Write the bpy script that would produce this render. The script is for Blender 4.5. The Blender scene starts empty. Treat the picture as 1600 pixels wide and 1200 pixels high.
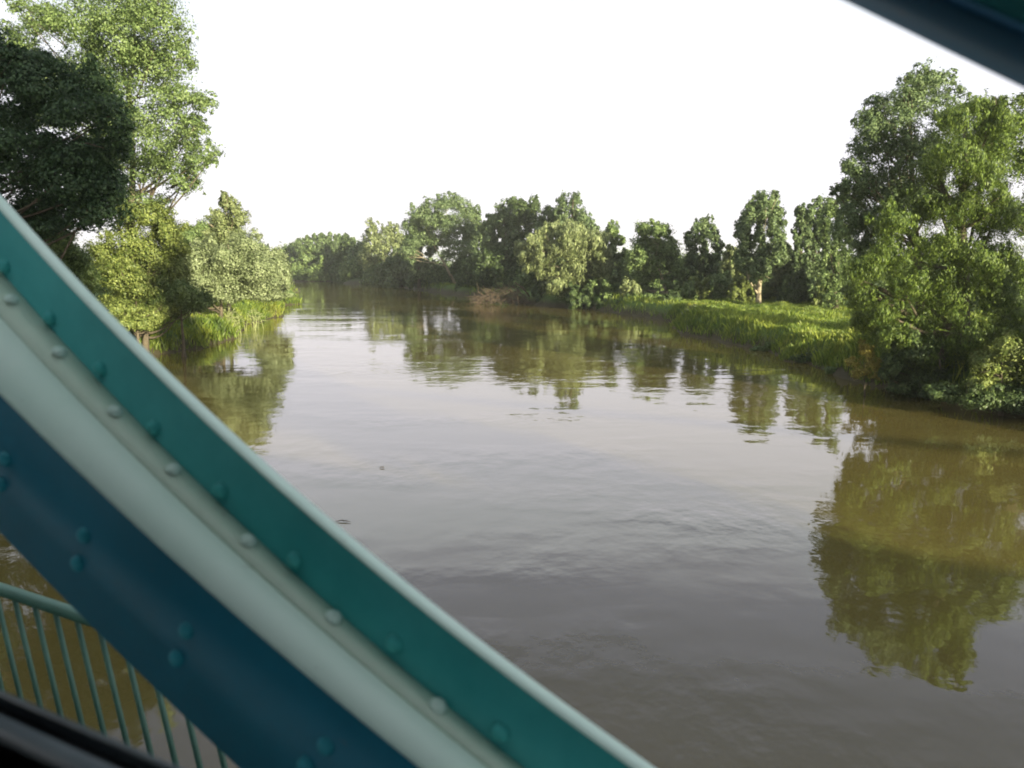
import bpy, math, numpy as np
from mathutils import Vector, Matrix
R = math.radians
scene = bpy.context.scene
COL = scene.collection

# ------------------------------------------------------------------ camera
H = 8.0                                   # eye height above the river
F = 1350.0                                # focal length in photo pixels (1600 wide)
PITCH = math.atan(195 / F)
cam = bpy.data.cameras.new('camera'); camo = bpy.data.objects.new('camera', cam)
COL.objects.link(camo); scene.camera = camo
camo.location = (0, 0, H); camo.rotation_euler = (R(90) - PITCH, 0, 0)
cam.sensor_width = 36; cam.lens = 36 * F / 1600
cam.clip_start = 0.05; cam.clip_end = 5000
cam.dof.use_dof = True; cam.dof.focus_distance = 70
cam.dof.aperture_fstop = cam.lens / 1000 / 0.0125

# ------------------------------------------------------------------ light
SUN_AZ = 32        # the light travels this many degrees left of the view direction
SUN_EL = 10.5
w = bpy.data.worlds.new('World'); scene.world = w; w.use_nodes = True
nt = w.node_tree; bg = nt.nodes['Background']
sky = nt.nodes.new('ShaderNodeTexSky'); sky.sky_type = 'NISHITA'; sky.sun_disc = False
sky.sun_elevation = R(SUN_EL); sky.altitude = 100; sky.air_density = 1.0; sky.dust_density = 3.0; sky.ozone_density = 1.0
# direction to the sun (world): opposite to the travel direction
sx, sy = math.sin(R(SUN_AZ)), -math.cos(R(SUN_AZ))
sky.sun_rotation = math.atan2(sx, sy)
hs = nt.nodes.new('ShaderNodeHueSaturation'); hs.inputs['Saturation'].default_value = 0.45
nt.links.new(sky.outputs[0], hs.inputs['Color'])
tc = nt.nodes.new('ShaderNodeTexCoord'); sep = nt.nodes.new('ShaderNodeSeparateXYZ')
nt.links.new(tc.outputs['Generated'], sep.inputs[0])
ramp = nt.nodes.new('ShaderNodeValToRGB')        # pale low sky; middle dimmed for water reflections, overhead brightened to light the girder
ramp.color_ramp.elements[0].position = 0.0; ramp.color_ramp.elements[0].color = (0.98, 0.96, 1.02, 1)
ramp.color_ramp.elements[1].position = 1.0; ramp.color_ramp.elements[1].color = (0.85, 0.90, 0.90, 1)
for pos_, c_ in ((0.10, (0.99, 0.96, 1.05)), (0.22, (0.94, 0.96, 1.04)), (0.30, (0.74, 0.82, 0.87)), (0.37, (0.31, 0.36, 0.48)), (0.48, (0.12, 0.16, 0.24)), (0.62, (0.10, 0.13, 0.19)), (0.80, (0.60, 0.65, 0.67))):
    e = ramp.color_ramp.elements.new(pos_); e.color = (*c_, 1)
nt.links.new(sep.outputs['Z'], ramp.inputs[0])
sc = nt.nodes.new('ShaderNodeVectorMath'); sc.operation = 'SCALE'; sc.inputs['Scale'].default_value = 5.1
nt.links.new(ramp.outputs[0], sc.inputs[0])
mx = nt.nodes.new('ShaderNodeMix'); mx.data_type = 'RGBA'; mx.inputs['Factor'].default_value = 0.85
nt.links.new(hs.outputs[0], mx.inputs['A']); nt.links.new(sc.outputs[0], mx.inputs['B'])
nt.links.new(mx.outputs['Result'], bg.inputs[0]); bg.inputs[1].default_value = 0.10
sun = bpy.data.lights.new('sun', 'SUN'); suno = bpy.data.objects.new('sun', sun); COL.objects.link(suno)
sun.energy = 5.0; sun.angle = R(0.6); sun.color = (1.0, 0.92, 0.64)
d = Vector((-sx * math.cos(R(SUN_EL)), -sy * math.cos(R(SUN_EL)), -math.sin(R(SUN_EL))))
suno.rotation_euler = d.to_track_quat('-Z', 'Y').to_euler(); suno.location = (40, -60, 60)
vs = scene.view_settings; vs.view_transform = 'Standard'; vs.look = 'None'; vs.gamma = 1; vs.use_curve_mapping = False
vs.exposure = 1.35
scene.render.engine = 'CYCLES'
scene.cycles.max_bounces = 8; scene.cycles.diffuse_bounces = 3; scene.cycles.transmission_bounces = 4
scene.cycles.sample_clamp_indirect = 4
scene.cycles.filter_width = 1.9

# ------------------------------------------------------------------ helpers
def ray(px, py):
    a = (px - 800) / F; b = -(py - 600) / F
    return np.array([a, math.cos(PITCH) + b * math.sin(PITCH), -math.sin(PITCH) + b * math.cos(PITCH)])
def W(px, py, y):                        # world point seen at a photo pixel, y metres ahead
    v = ray(px, py); p = v * (y / v[1]); p[2] += H; return p
def G(px, py, z=0.0):                    # point at a photo pixel on level z
    v = ray(px, py); p = v * ((z - H) / v[2]); p[2] += H; return p

def make_mesh(name, V, Fq, mat, smooth=False):
    V = np.asarray(V, dtype=np.float32); Fq = np.asarray(Fq, dtype=np.int32)
    me = bpy.data.meshes.new(name)
    me.vertices.add(len(V)); me.vertices.foreach_set('co', V.ravel())
    k = Fq.shape[1]
    me.loops.add(Fq.size); me.loops.foreach_set('vertex_index', Fq.ravel())
    me.polygons.add(len(Fq)); me.polygons.foreach_set('loop_start', np.arange(0, Fq.size, k, dtype=np.int32))
    me.update(calc_edges=True); me.validate()
    if smooth: me.polygons.foreach_set('use_smooth', np.ones(len(Fq), dtype=bool))
    if mat: me.materials.append(mat)
    return me
def link(name, me, parent=None, loc=None):
    o = bpy.data.objects.new(name, me); COL.objects.link(o)
    if parent: o.parent = parent
    if loc is not None: o.location = loc
    return o
def empty(name, loc): 
    o = bpy.data.objects.new(name, None); COL.objects.link(o); o.location = loc; o.empty_display_size = 0.3; return o
def tag(o, label=None, cat=None, group=None, kind=None):
    if label: o['label'] = label
    if cat: o['category'] = cat
    if group: o['group'] = group
    if kind: o['kind'] = kind
    return o
class MB:
    def __init__(s): s.V = []; s.F = []; s.n = 0
    def add(s, V, Fq):
        V = np.asarray(V, float); s.V.append(V); s.F.append(np.asarray(Fq, int) + s.n); s.n += len(V)
    def box8(s, P):                      # 8 corners: bottom loop then top loop
        s.add(P, [[0,3,2,1],[4,5,6,7],[0,1,5,4],[1,2,6,5],[2,3,7,6],[3,0,4,7]])
    def tube(s, pts, rad, seg=7):
        pts = np.asarray(pts, float); n = len(pts); rad = np.broadcast_to(rad, n)
        t = np.gradient(pts, axis=0); t /= np.linalg.norm(t, axis=1)[:, None] + 1e-9
        up = np.array([0.13, 0.21, 1.0]) if abs(t[0][2]) < 0.8 else np.array([1.0, 0.1, 0])
        a = np.cross(t, up); a /= np.linalg.norm(a, axis=1)[:, None] + 1e-9; b = np.cross(t, a)
        an = np.arange(seg) * 2 * math.pi / seg
        ring = (a[:, None, :] * np.cos(an)[None, :, None] + b[:, None, :] * np.sin(an)[None, :, None]) * rad[:, None, None] + pts[:, None, :]
        V = ring.reshape(-1, 3); Fq = []
        for i in range(n - 1):
            for j in range(seg):
                k = (j + 1) % seg
                Fq.append([i*seg+j, i*seg+k, (i+1)*seg+k, (i+1)*seg+j])
        # fan-less caps as degenerate-free quads
        V = np.vstack([V, pts[0], pts[-1]]); c0, c1 = n*seg, n*seg+1
        for j in range(0, seg - 1, 2):
            Fq.append([c0, (j+2) % seg, j+1, j]); Fq.append([c1, (n-1)*seg+j, (n-1)*seg+j+1, (n-1)*seg+(j+2) % seg])
        s.add(V, Fq)
    def build(s, name, mat, parent=None, smooth=False, off=None, loc=None):
        V = np.vstack(s.V)
        if off is not None: V = V - np.asarray(off)
        return link(name, make_mesh(name, V, np.vstack(s.F), mat, smooth), parent, loc)

# ------------------------------------------------------------------ materials
def newmat(name):
    m = bpy.data.materials.new(name); m.use_nodes = True
    n = m.node_tree; return m, n, n.nodes['Principled BSDF']
def noise(n, scale, detail=4, rough=0.6, vec=None):
    t = n.nodes.new('ShaderNodeTexNoise'); t.inputs['Scale'].default_value = scale
    t.inputs['Detail'].default_value = detail; t.inputs['Roughness'].default_value = rough
    if vec is not None: n.links.new(vec, t.inputs['Vector'])
    return t
def rampn(n, src, stops):
    r = n.nodes.new('ShaderNodeValToRGB'); el = r.color_ramp.elements
    el[0].position, el[0].color = stops[0][0], (*stops[0][1], 1)
    el[1].position, el[1].color = stops[-1][0], (*stops[-1][1], 1)
    for p, c in stops[1:-1]:
        q = el.new(p); q.color = (*c, 1)
    n.links.new(src, r.inputs[0]); return r
def leafmat(name, c1, c2, trans=0.24, rough=0.5):
    m, n, p = newmat(name)
    g = n.nodes.new('ShaderNodeNewGeometry'); 
    r = rampn(n, g.outputs['Random Per Island'], [(0, c1), (0.75, c2), (1, tuple(min(1, x * 1.45) for x in c2))])
    p.inputs['Roughness'].default_value = rough; p.inputs['Specular IOR Level'].default_value = 0.35
    n.links.new(r.outputs[0], p.inputs['Base Color'])
    t = n.nodes.new('ShaderNodeBsdfTranslucent')
    hsn = n.nodes.new('ShaderNodeHueSaturation'); hsn.inputs['Value'].default_value = 1.3; hsn.inputs['Hue'].default_value = 0.49
    n.links.new(r.outputs[0], hsn.inputs['Color']); n.links.new(hsn.outputs[0], t.inputs[0])
    mixs = n.nodes.new('ShaderNodeMixShader'); mixs.inputs[0].default_value = trans
    n.links.new(p.outputs[0], mixs.inputs[1]); n.links.new(t.outputs[0], mixs.inputs[2])
    n.links.new(mixs.outputs[0], n.nodes['Material Output'].inputs[0]); return m
M = {}
M['leaf_poplar'] = leafmat('poplar_leaves', (0.06, 0.105, 0.03), (0.18, 0.24, 0.085))
M['leaf_grey'] = leafmat('grey_poplar_leaves', (0.055, 0.095, 0.04), (0.165, 0.22, 0.095))
M['leaf_dark'] = leafmat('dark_leaves', (0.025, 0.055, 0.024), (0.065, 0.11, 0.045), 0.25)  # darkened to put shade into the left-edge tree's leaves
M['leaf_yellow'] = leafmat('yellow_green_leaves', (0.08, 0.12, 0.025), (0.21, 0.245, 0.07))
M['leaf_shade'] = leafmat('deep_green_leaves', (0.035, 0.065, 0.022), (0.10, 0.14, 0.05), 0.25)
M['leaf_willow'] = leafmat('willow_leaves', (0.11, 0.145, 0.055), (0.25, 0.285, 0.13))
M['leaf_willow_big'] = leafmat('bank_willow_leaves', (0.032, 0.065, 0.015), (0.145, 0.20, 0.04))
M['leaf_pale'] = leafmat('pale_willow_leaves', (0.14, 0.18, 0.075), (0.27, 0.31, 0.17))
M['leaf_rust'] = leafmat('rusty_leaves', (0.20, 0.17, 0.03), (0.40, 0.34, 0.08))
M['grass'] = leafmat('grass_blades', (0.085, 0.15, 0.018), (0.24, 0.30, 0.05), 0.4)
gm = M['grass'].node_tree; gp = gm.nodes['Principled BSDF']; src = gp.inputs['Base Color'].links[0].from_socket
gpos = gm.nodes.new('ShaderNodeNewGeometry'); gn = noise(gm, 0.22, 4, 0.65, gpos.outputs['Position'])
gr_ = rampn(gm, gn.outputs[0], [(0.32, (0.45, 0.55, 0.6)), (0.5, (1.0, 1.0, 1.0)), (0.62, (1.25, 1.08, 1.0)), (0.75, (1.5, 1.05, 1.1))])
gmx = gm.nodes.new('ShaderNodeMix'); gmx.data_type = 'RGBA'; gmx.blend_type = 'MULTIPLY'; gmx.inputs['Factor'].default_value = 1
gm.links.new(src, gmx.inputs['A']); gm.links.new(gr_.outputs[0], gmx.inputs['B']); gm.links.new(gmx.outputs['Result'], gp.inputs['Base Color'])
def barkmat(name, c1, c2, sc_=6):
    m, n, p = newmat(name); tcn = n.nodes.new('ShaderNodeTexCoord')
    mp = n.nodes.new('ShaderNodeMapping'); mp.inputs['Scale'].default_value = (1, 1, 0.25); n.links.new(tcn.outputs['Object'], mp.inputs[0])
    t = noise(n, sc_, 6, 0.7, mp.outputs[0]); r = rampn(n, t.outputs[0], [(0.3, c1), (0.7, c2)])
    n.links.new(r.outputs[0], p.inputs['Base Color']); p.inputs['Roughness'].default_value = 0.9
    b = n.nodes.new('ShaderNodeBump'); b.inputs['Strength'].default_value = 0.6; b.inputs['Distance'].default_value = 0.05
    n.links.new(t.outputs[0], b.inputs['Height']); n.links.new(b.outputs[0], p.inputs['Normal']); return m
M['bark'] = barkmat('bark', (0.06, 0.045, 0.03), (0.16, 0.13, 0.09))
M['bark_pale'] = barkmat('pale_bark', (0.25, 0.20, 0.13), (0.5, 0.42, 0.30))
M['twig'] = barkmat('dead_twigs', (0.05, 0.035, 0.022), (0.15, 0.105, 0.07))
M['reed'] = barkmat('reed_stalks', (0.22, 0.26, 0.10), (0.40, 0.42, 0.20))

def paintmat(name, c1, c2, rough=0.42, rust=True, ior=1.5):
    m, n, p = newmat(name); p.inputs['IOR'].default_value = ior; tcn = n.nodes.new('ShaderNodeTexCoord')
    t = noise(n, 3.0, 6, 0.65, tcn.outputs['Object']); r = rampn(n, t.outputs[0], [(0.35, c1), (0.7, c2)])
    col = r.outputs[0]
    if rust:
        t2 = noise(n, 9.0, 8, 0.75, tcn.outputs['Object']); r2 = rampn(n, t2.outputs[0], [(0.64, (0, 0, 0)), (0.74, (0.8, 0.8, 0.8))])
        mm = n.nodes.new('ShaderNodeMix'); mm.data_type = 'RGBA'; n.links.new(r2.outputs[0], mm.inputs['Factor'])
        n.links.new(col, mm.inputs['A']); mm.inputs['B'].default_value = (0.16, 0.10, 0.06, 1); col = mm.outputs['Result']
    n.links.new(col, p.inputs['Base Color'])
    rr = n.nodes.new('ShaderNodeMapRange'); rr.inputs[3].default_value = rough - 0.08; rr.inputs[4].default_value = rough + 0.15
    n.links.new(t.outputs[0], rr.inputs[0]); n.links.new(rr.outputs[0], p.inputs['Roughness'])
    t3 = noise(n, 60, 4, 0.6, tcn.outputs['Object'])
    b = n.nodes.new('ShaderNodeBump'); b.inputs['Strength'].default_value = 0.08; b.inputs['Distance'].default_value = 0.003
    n.links.new(t3.outputs[0], b.inputs['Height']); n.links.new(b.outputs[0], p.inputs['Normal']); return m
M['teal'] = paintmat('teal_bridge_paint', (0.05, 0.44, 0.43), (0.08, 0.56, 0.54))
M['teal_dark'] = paintmat('dark_teal_paint', (0.005, 0.15, 0.23), (0.01, 0.19, 0.29))  # near plate darkened in colour for the shade beside the train
M['teal_pale'] = paintmat('chalky_faded_paint', (0.70, 0.90, 0.80), (0.78, 0.95, 0.86), 0.5)  # skylight on upward faces painted in, plus some fading
M['teal_yellow'] = paintmat('yellowed_paint', (0.68, 0.84, 0.69), (0.76, 0.90, 0.76), 0.5)  # own yellowish tint, pale with the same painted skylight as the top plate
M['blue_dark'] = paintmat('dark_blue_paint', (0.008, 0.11, 0.22), (0.014, 0.14, 0.27), 0.6)  # underside shade painted in as a darker blue
M['teal_mid'] = paintmat('weathered_rivet_paint', (0.01, 0.26, 0.34), (0.02, 0.32, 0.40))  # lighter than the web plate: highlight on its rivets painted in
M['rail'] = paintmat('green_railing_paint', (0.09, 0.19, 0.15), (0.13, 0.25, 0.20), 0.55)
M['train'] = paintmat('carriage_paint', (0.02, 0.02, 0.022), (0.04, 0.04, 0.042), 0.6, False)
M['skin'] = paintmat('pale_carriage_paint', (0.70, 0.72, 0.72), (0.80, 0.81, 0.80), 0.45, False)  # unseen outer side made pale to bounce skylight onto the girder
M['alu'] = paintmat('worn_window_metal', (0.10, 0.115, 0.125), (0.17, 0.19, 0.20), 0.45, False)
M['deck'] = paintmat('deck_timber', (0.06, 0.05, 0.04), (0.12, 0.10, 0.08), 0.8, False)
M['wire'] = paintmat('wire_metal', (0.3, 0.3, 0.32), (0.4, 0.4, 0.42), 0.5, False)

# ------------------------------------------------------------------ terrain and river
left = [(-34, -260), (-30, -60), (-27, 0), (-27.5, 40), (-28.5, 70), (-28.5, 82), (-31, 105), (-34, 124), (-39, 156), (-54, 216), (-78, 295), (-108, 345), (-160, 400), (-300, 460)]
right = [(-300, 540), (-170, 440), (-92, 340), (-71, 316), (-52, 292), (-27, 240), (-9, 186), (2, 158), (8, 145), (15, 138), (19.5, 116), (19.5, 92), (21, 74), (23.5, 62), (24, 55.5), (24.3, 48), (25.2, 42), (27, 25), (29, 0), (31, -60), (36, -260)]
river = np.array(left + right)
def sdist(X, Y):
    P = np.stack([X, Y], -1); dmin = np.full(X.shape, 1e9); inside = np.zeros(X.shape, bool)
    for i in range(len(river)):
        a, b = river[i], river[(i + 1) % len(river)]
        ab = b - a; t = np.clip(((P - a) @ ab) / (ab @ ab), 0, 1)
        dd = np.linalg.norm(P - a - t[..., None] * ab, axis=-1); dmin = np.minimum(dmin, dd)
        c = ((a[1] > Y) != (b[1] > Y)) & (X < (b[0]-a[0]) * (Y-a[1]) / (b[1]-a[1] + 1e-12) + a[0]); inside ^= c
    return np.where(inside, -dmin, dmin)
def height(X, Y):
    X = np.asarray(X, float); Y = np.asarray(Y, float)
    sd = sdist(X, Y)
    wob = 1.3 * np.sin(X * 0.35 + Y * 0.21) + 0.5 * np.sin(Y * 0.53 - X * 0.17) + 0.3 * np.sin(Y * 1.3)
    top = 1.9 + 0.25 * np.sin(X * 0.11) + 0.2 * np.sin(Y * 0.13 + X * 0.05)
    s = np.clip((sd + wob * 0.9 + 0.8) / np.where(X > 0, 3.0, 3.8), 0, 1); s = s * s * (3 - 2 * s)
    h = -0.55 + s * (top + 0.55)
    h = np.where(sd < -1.5, np.minimum(h, -0.6), h) + 0.06 * np.sin(X * 2.1) * np.sin(Y * 1.7)
    return np.where(sd < -4, -1.5, h)
def axis(a, b, fine0, fine1, fs, cs):
    out = [fine0]
    while out[-1] < fine1: out.append(out[-1] + fs)
    st = fs
    while out[-1] < b: st = min(cs, st * 1.25); out.append(out[-1] + st)
    st = fs
    while out[0] > a: st = min(cs, st * 1.25); out.insert(0, out[0] - st)
    return np.array(out)
xs = axis(-1800, 1800, -60, 60, 1.0, 60); ys = axis(-900, 3000, -5, 170, 1.2, 80)
X, Y = np.meshgrid(xs, ys); Z = height(X, Y)
V = np.stack([X, Y, Z], -1).reshape(-1, 3); nx = len(xs); ny = len(ys)
ii, jj = np.meshgrid(np.arange(nx - 1), np.arange(ny - 1)); k = (jj * nx + ii).ravel()
m, n, p = newmat('meadow_ground'); tcn = n.nodes.new('ShaderNodeTexCoord')
t1 = noise(n, 0.12, 5, 0.6, tcn.outputs['Object']); t2 = noise(n, 2.5, 6, 0.7, tcn.outputs['Object'])
r1 = rampn(n, t1.outputs[0], [(0.35, (0.06, 0.12, 0.02)), (0.65, (0.11, 0.17, 0.03))]); r2 = rampn(n, t2.outputs[0], [(0.3, (0.5, 0.5, 0.5)), (0.7, (1.2, 1.2, 1.1))])
mm = n.nodes.new('ShaderNodeMix'); mm.data_type = 'RGBA'; mm.blend_type = 'MULTIPLY'; mm.inputs['Factor'].default_value = 1
n.links.new(r1.outputs[0], mm.inputs['A']); n.links.new(r2.outputs[0], mm.inputs['B']); gg = n.nodes.new('ShaderNodeNewGeometry'); sp_ = n.nodes.new('ShaderNodeSeparateXYZ'); n.links.new(gg.outputs['Position'], sp_.inputs[0])
mrg = n.nodes.new('ShaderNodeMapRange'); mrg.inputs[1].default_value = 0.5; mrg.inputs[2].default_value = 1.5; n.links.new(sp_.outputs['Z'], mrg.inputs[0])
mud = n.nodes.new('ShaderNodeMix'); mud.data_type = 'RGBA'; n.links.new(mrg.outputs[0], mud.inputs['Factor']); mud.inputs['A'].default_value = (0.055, 0.045, 0.022, 1)
n.links.new(mm.outputs['Result'], mud.inputs['B']); n.links.new(mud.outputs['Result'], p.inputs['Base Color'])
p.inputs['Roughness'].default_value = 1
o = link('ground', make_mesh('ground', V, np.stack([k, k + 1, k + nx + 1, k + nx], 1), m, True)); tag(o, kind='structure')

# river water
m, n, p = newmat('muddy_water'); geo = n.nodes.new('ShaderNodeNewGeometry')
mp = n.nodes.new('ShaderNodeMapping'); mp.inputs['Rotation'].default_value = (0, 0, R(-12)); mp.inputs['Scale'].default_value = (1.0, 0.75, 1.0)
n.links.new(geo.outputs['Position'], mp.inputs[0])
a1 = noise(n, 1.1, 3, 0.5, mp.outputs[0]); a2 = noise(n, 0.28, 2, 0.5, mp.outputs[0])
mp2 = n.nodes.new('ShaderNodeMapping'); mp2.inputs['Scale'].default_value = (0.05, 0.11, 1); n.links.new(geo.outputs['Position'], mp2.inputs[0])
msk = noise(n, 1.0, 3, 0.6, mp2.outputs[0])
mr = n.nodes.new('ShaderNodeMapRange'); mr.inputs[1].default_value = 0.45; mr.inputs[2].default_value = 0.68; mr.inputs[3].default_value = 0.10; mr.inputs[4].default_value = 1.0
n.links.new(msk.outputs[0], mr.inputs[0])
mul = n.nodes.new('ShaderNodeMath'); mul.operation = 'MULTIPLY'; n.links.new(a1.outputs[0], mul.inputs[0]); n.links.new(mr.outputs[0], mul.inputs[1])
ad = n.nodes.new('ShaderNodeMath'); ad.operation = 'MULTIPLY_ADD'; n.links.new(a2.outputs[0], ad.inputs[0]); ad.inputs[1].default_value = 0.5; n.links.new(mul.outputs[0], ad.inputs[2])
bm = n.nodes.new('ShaderNodeBump'); bm.inputs['Strength'].default_value = 1.0; bm.inputs['Distance'].default_value = 0.045
n.links.new(ad.outputs[0], bm.inputs['Height']); n.links.new(bm.outputs[0], p.inputs['Normal'])
silt = noise(n, 0.6, 3, 0.5, mp2.outputs[0])
rs = rampn(n, silt.outputs[0], [(0.35, (0.115, 0.092, 0.028)), (0.65, (0.15, 0.118, 0.038))]); n.links.new(rs.outputs[0], p.inputs['Base Color'])
p.inputs['Roughness'].default_value = 0.03; p.inputs['IOR'].default_value = 2.25; p.inputs['Specular Tint'].default_value = (1.0, 0.90, 1.0, 1)
wx, wy = np.meshgrid(np.linspace(-700, 400, 12), np.linspace(-400, 900, 14))
V = np.stack([wx, wy, wx * 0], -1).reshape(-1, 3); ii, jj = np.meshgrid(np.arange(11), np.arange(13)); k = (jj * 12 + ii).ravel()
o = link('river_water', make_mesh('river_water', V, np.stack([k, k+1, k+13, k+12], 1), m)); tag(o, kind='structure')

# ------------------------------------------------------------------ trees
def leaves(rng, C, Rr, n_leaf, size, droop=False, sub=None, up=0.25, fill=0.75):
    """C: blob centres (k,3), Rr: blob radii (k,3). Returns quads of leaf-sized faces in clumps."""
    vol = (Rr[:, 0] * Rr[:, 2]); share = vol / vol.sum()
    pos = []; nor = []
    for c, r, s in zip(C, Rr, share):
        nb = max(20, int(n_leaf * s)); ns = sub or max(10, min(60, int(nb / 32)))
        u = rng.normal(size=(ns, 3)); u /= np.linalg.norm(u, axis=1)[:, None]
        q = u * (rng.uniform(0.25, 1.0, ns) ** 0.45)[:, None] * fill * rng.uniform(0.75, 1.3, ns)[:, None]
        ci = rng.integers(0, ns, nb); g = rng.normal(size=(nb, 3)) * 0.135
        g *= rng.uniform(0.6, 1.5, ns)[ci][:, None]
        if droop: g[:, 2] = -np.abs(g[:, 2]) * 2.6 + 0.12; g[:, :2] *= 0.75
        pq = q[ci] + g
        pos.append(c + pq * r)
        nn = pq / (np.linalg.norm(pq, axis=1)[:, None] + 1e-6) * 0.95 + g / 0.135 * 0.3 + rng.normal(size=(nb, 3)) * 0.36
        nn[:, 2] += up; nor.append(nn)
    P = np.vstack(pos); N = np.vstack(nor); N /= np.linalg.norm(N, axis=1)[:, None]
    n_ = len(P)
    A = rng.normal(size=(n_, 3))
    if droop: A = A * 0.35 + np.array([0, 0, -1.0])
    A -= (A * N).sum(1)[:, None] * N; A /= np.linalg.norm(A, axis=1)[:, None]
    B = np.cross(N, A); L = size * rng.uniform(0.6, 1.35, n_)[:, None]
    wd = 0.32 if droop else 0.6
    f = N * L * 0.18
    V = np.stack([P - A * L * .5, P + B * L * wd * .5 + f, P + A * L * .55, P - B * L * wd * .5 + f], 1).reshape(-1, 3)
    return V, np.arange(n_ * 4).reshape(-1, 4)
def limb(mb, rng, a, b, r0, r1, sag=0.12, n=6):
    a = np.asarray(a, float); b = np.asarray(b, float); t = np.linspace(0, 1, n)[:, None]
    L = np.linalg.norm(b - a); mid = rng.normal(size=3) * L * 0.06; mid[2] -= L * sag
    pts = a + (b - a) * t + np.sin(t * math.pi) * mid
    mb.tube(pts, np.linspace(r0, r1, n), 6)
def tree(name, label, cat, y, base, top, blobs, leaf, nl, seed, group=None, bark='bark', r0=None, size=None, droop=False, depth=None, up=0.25, fill=0.75, nlimb=14, dense=1.0):
    """base, top: photo pixels of trunk foot and trunk end; blobs: (px,py,rx,ry) of leaf masses, y metres ahead."""
    rng = np.random.default_rng(seed); s = y / F
    bx = W(base[0], base[1], y)
    gz = float(height(np.array([bx[0]]), np.array([bx[1]]))[0]); gz = max(gz, 0.0) if name != 'none' else gz
    root = empty(name, (bx[0], bx[1], gz - 0.1)); tag(root, label, cat, group)
    off = np.array([bx[0], bx[1], gz - 0.1])
    tp = W(top[0], top[1], y)
    C = []; RR = []
    xsx = [b[0] for b in blobs]; hw = (max(xsx) - min(xsx)) / 2 * s + np.mean([b[2] for b in blobs]) * s
    dp = depth if depth is not None else 0.65 * hw
    cx = np.mean(xsx)
    for b in blobs:
        c = W(b[0], b[1], y); ex = abs(b[0] - cx) * s / (hw + 1e-6)
        dmax = dp * math.sqrt(max(0.05, 1 - ex * ex))
        kk = 2 if dmax > 1.3 * b[2] * s else 1
        for q in range(kk):
            dy = rng.uniform(-dmax, -0.1 * dmax) if q == 0 else rng.uniform(0.1 * dmax, dmax)
            if kk == 1: dy = rng.uniform(-dmax, dmax) * 0.6
            cc = c.copy(); f = (y + dy) / y; cc[0] *= f; cc[1] = y + dy; cc[2] = H + (c[2] - H) * f
            jit = 1.0 if q == 0 else rng.uniform(0.75, 1.0)
            C.append(cc); RR.append(np.array([b[2] * s, (b[2] + b[3]) / 2 * s, b[3] * s]) * jit * f)
    for q in range(len(C)):
        for _ in range(2):
            u = rng.normal(size=3); u /= np.linalg.norm(u); u[2] = abs(u[2]) if rng.uniform() < 0.65 else u[2]
            kf = rng.uniform(0.22, 0.5); C.append(C[q] + u * RR[q] * rng.uniform(0.8, 1.15)); RR.append(RR[q] * kf * np.array([1, 1, rng.uniform(0.9, 1.5)]))
    C = np.array(C); RR = np.array(RR)
    size = (size or max(0.15, y * 0.0027)) * 0.95
    V, Fq = leaves(rng, C, RR, int(nl * dense * 3.0), size, droop, up=up, fill=fill)
    V[:, 2] = np.maximum(V[:, 2], 0.03)
    link('crown', make_mesh('crown', V - off, Fq, M[leaf]), root)
    mb = MB(); r0 = r0 or 0.018 * (tp[2] - gz) + 0.06
    n_ = 9; t = np.linspace(0, 1, n_)[:, None]
    wv = np.concatenate([np.cumsum(rng.normal(size=(n_, 2)) * 0.02 * (tp[2] - gz), 0) * t, np.zeros((n_, 1))], 1) * 0.6
    path = off + (tp - off) * t + wv
    mb.tube(path, np.linspace(r0, r0 * 0.22, n_) + np.r_[r0 * 0.5, np.zeros(n_ - 1)], 9)
    idx = rng.permutation(len(C))[:nlimb]
    for i in idx:
        h = np.clip((C[i][2] - off[2]) / (tp[2] - off[2] + 1e-6) - rng.uniform(0.12, 0.3), 0.12, 0.92)
        k_ = h * (n_ - 1); i0 = int(k_); st = path[i0] * (1 - (k_ - i0)) + path[min(i0 + 1, n_ - 1)] * (k_ - i0)
        rl = r0 * (1 - 0.78 * h) * 0.55
        limb(mb, rng, st, C[i] + rng.normal(size=3) * RR[i] * 0.2, rl, rl * 0.2)
        for _ in range(2):
            e_ = C[i] + rng.normal(size=3) * RR[i] * 0.6; limb(mb, rng, st * 0.45 + C[i] * 0.55, e_, rl * 0.5, rl * 0.12, 0.0, 4)
    mb.build('trunk', M[bark], root, True, off=off)
    return root
def oval(px, ytop, ybot, hw, seed, kind='oval'):
    """blobs filling an upright crown between two photo rows."""
    rng = np.random.default_rng(seed + 999); out = []; hgt = ybot - ytop; hw = hw * 1.14; hgt += 5; rows = max(3, int(hgt / (hw * 0.46)))
    for i in range(rows):
        t = (i + 0.5) / rows
        if kind == 'oval': wd = math.sin(math.pi * min(1, t * 0.78 + 0.09)) ** 0.75
        else: wd = math.sqrt(max(0.2, 1 - (1 - t) ** 2.2))
        r = hw * 0.42; nn = max(1, int(round(3.2 * wd)))
        for j in range(nn):
            xx = px + ((j + 0.5) / nn - 0.5) * 2 * max(0, hw * wd - r * 0.35) + rng.normal() * hw * 0.10
            rr = r * rng.uniform(0.7, 1.15); out.append((xx, ytop + rr * 0.8 + t * (hgt - 1.5 * rr) + rng.normal() * hw * 0.07, rr * 0.85, rr * rng.uniform(0.9, 1.35)))
    return out

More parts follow.
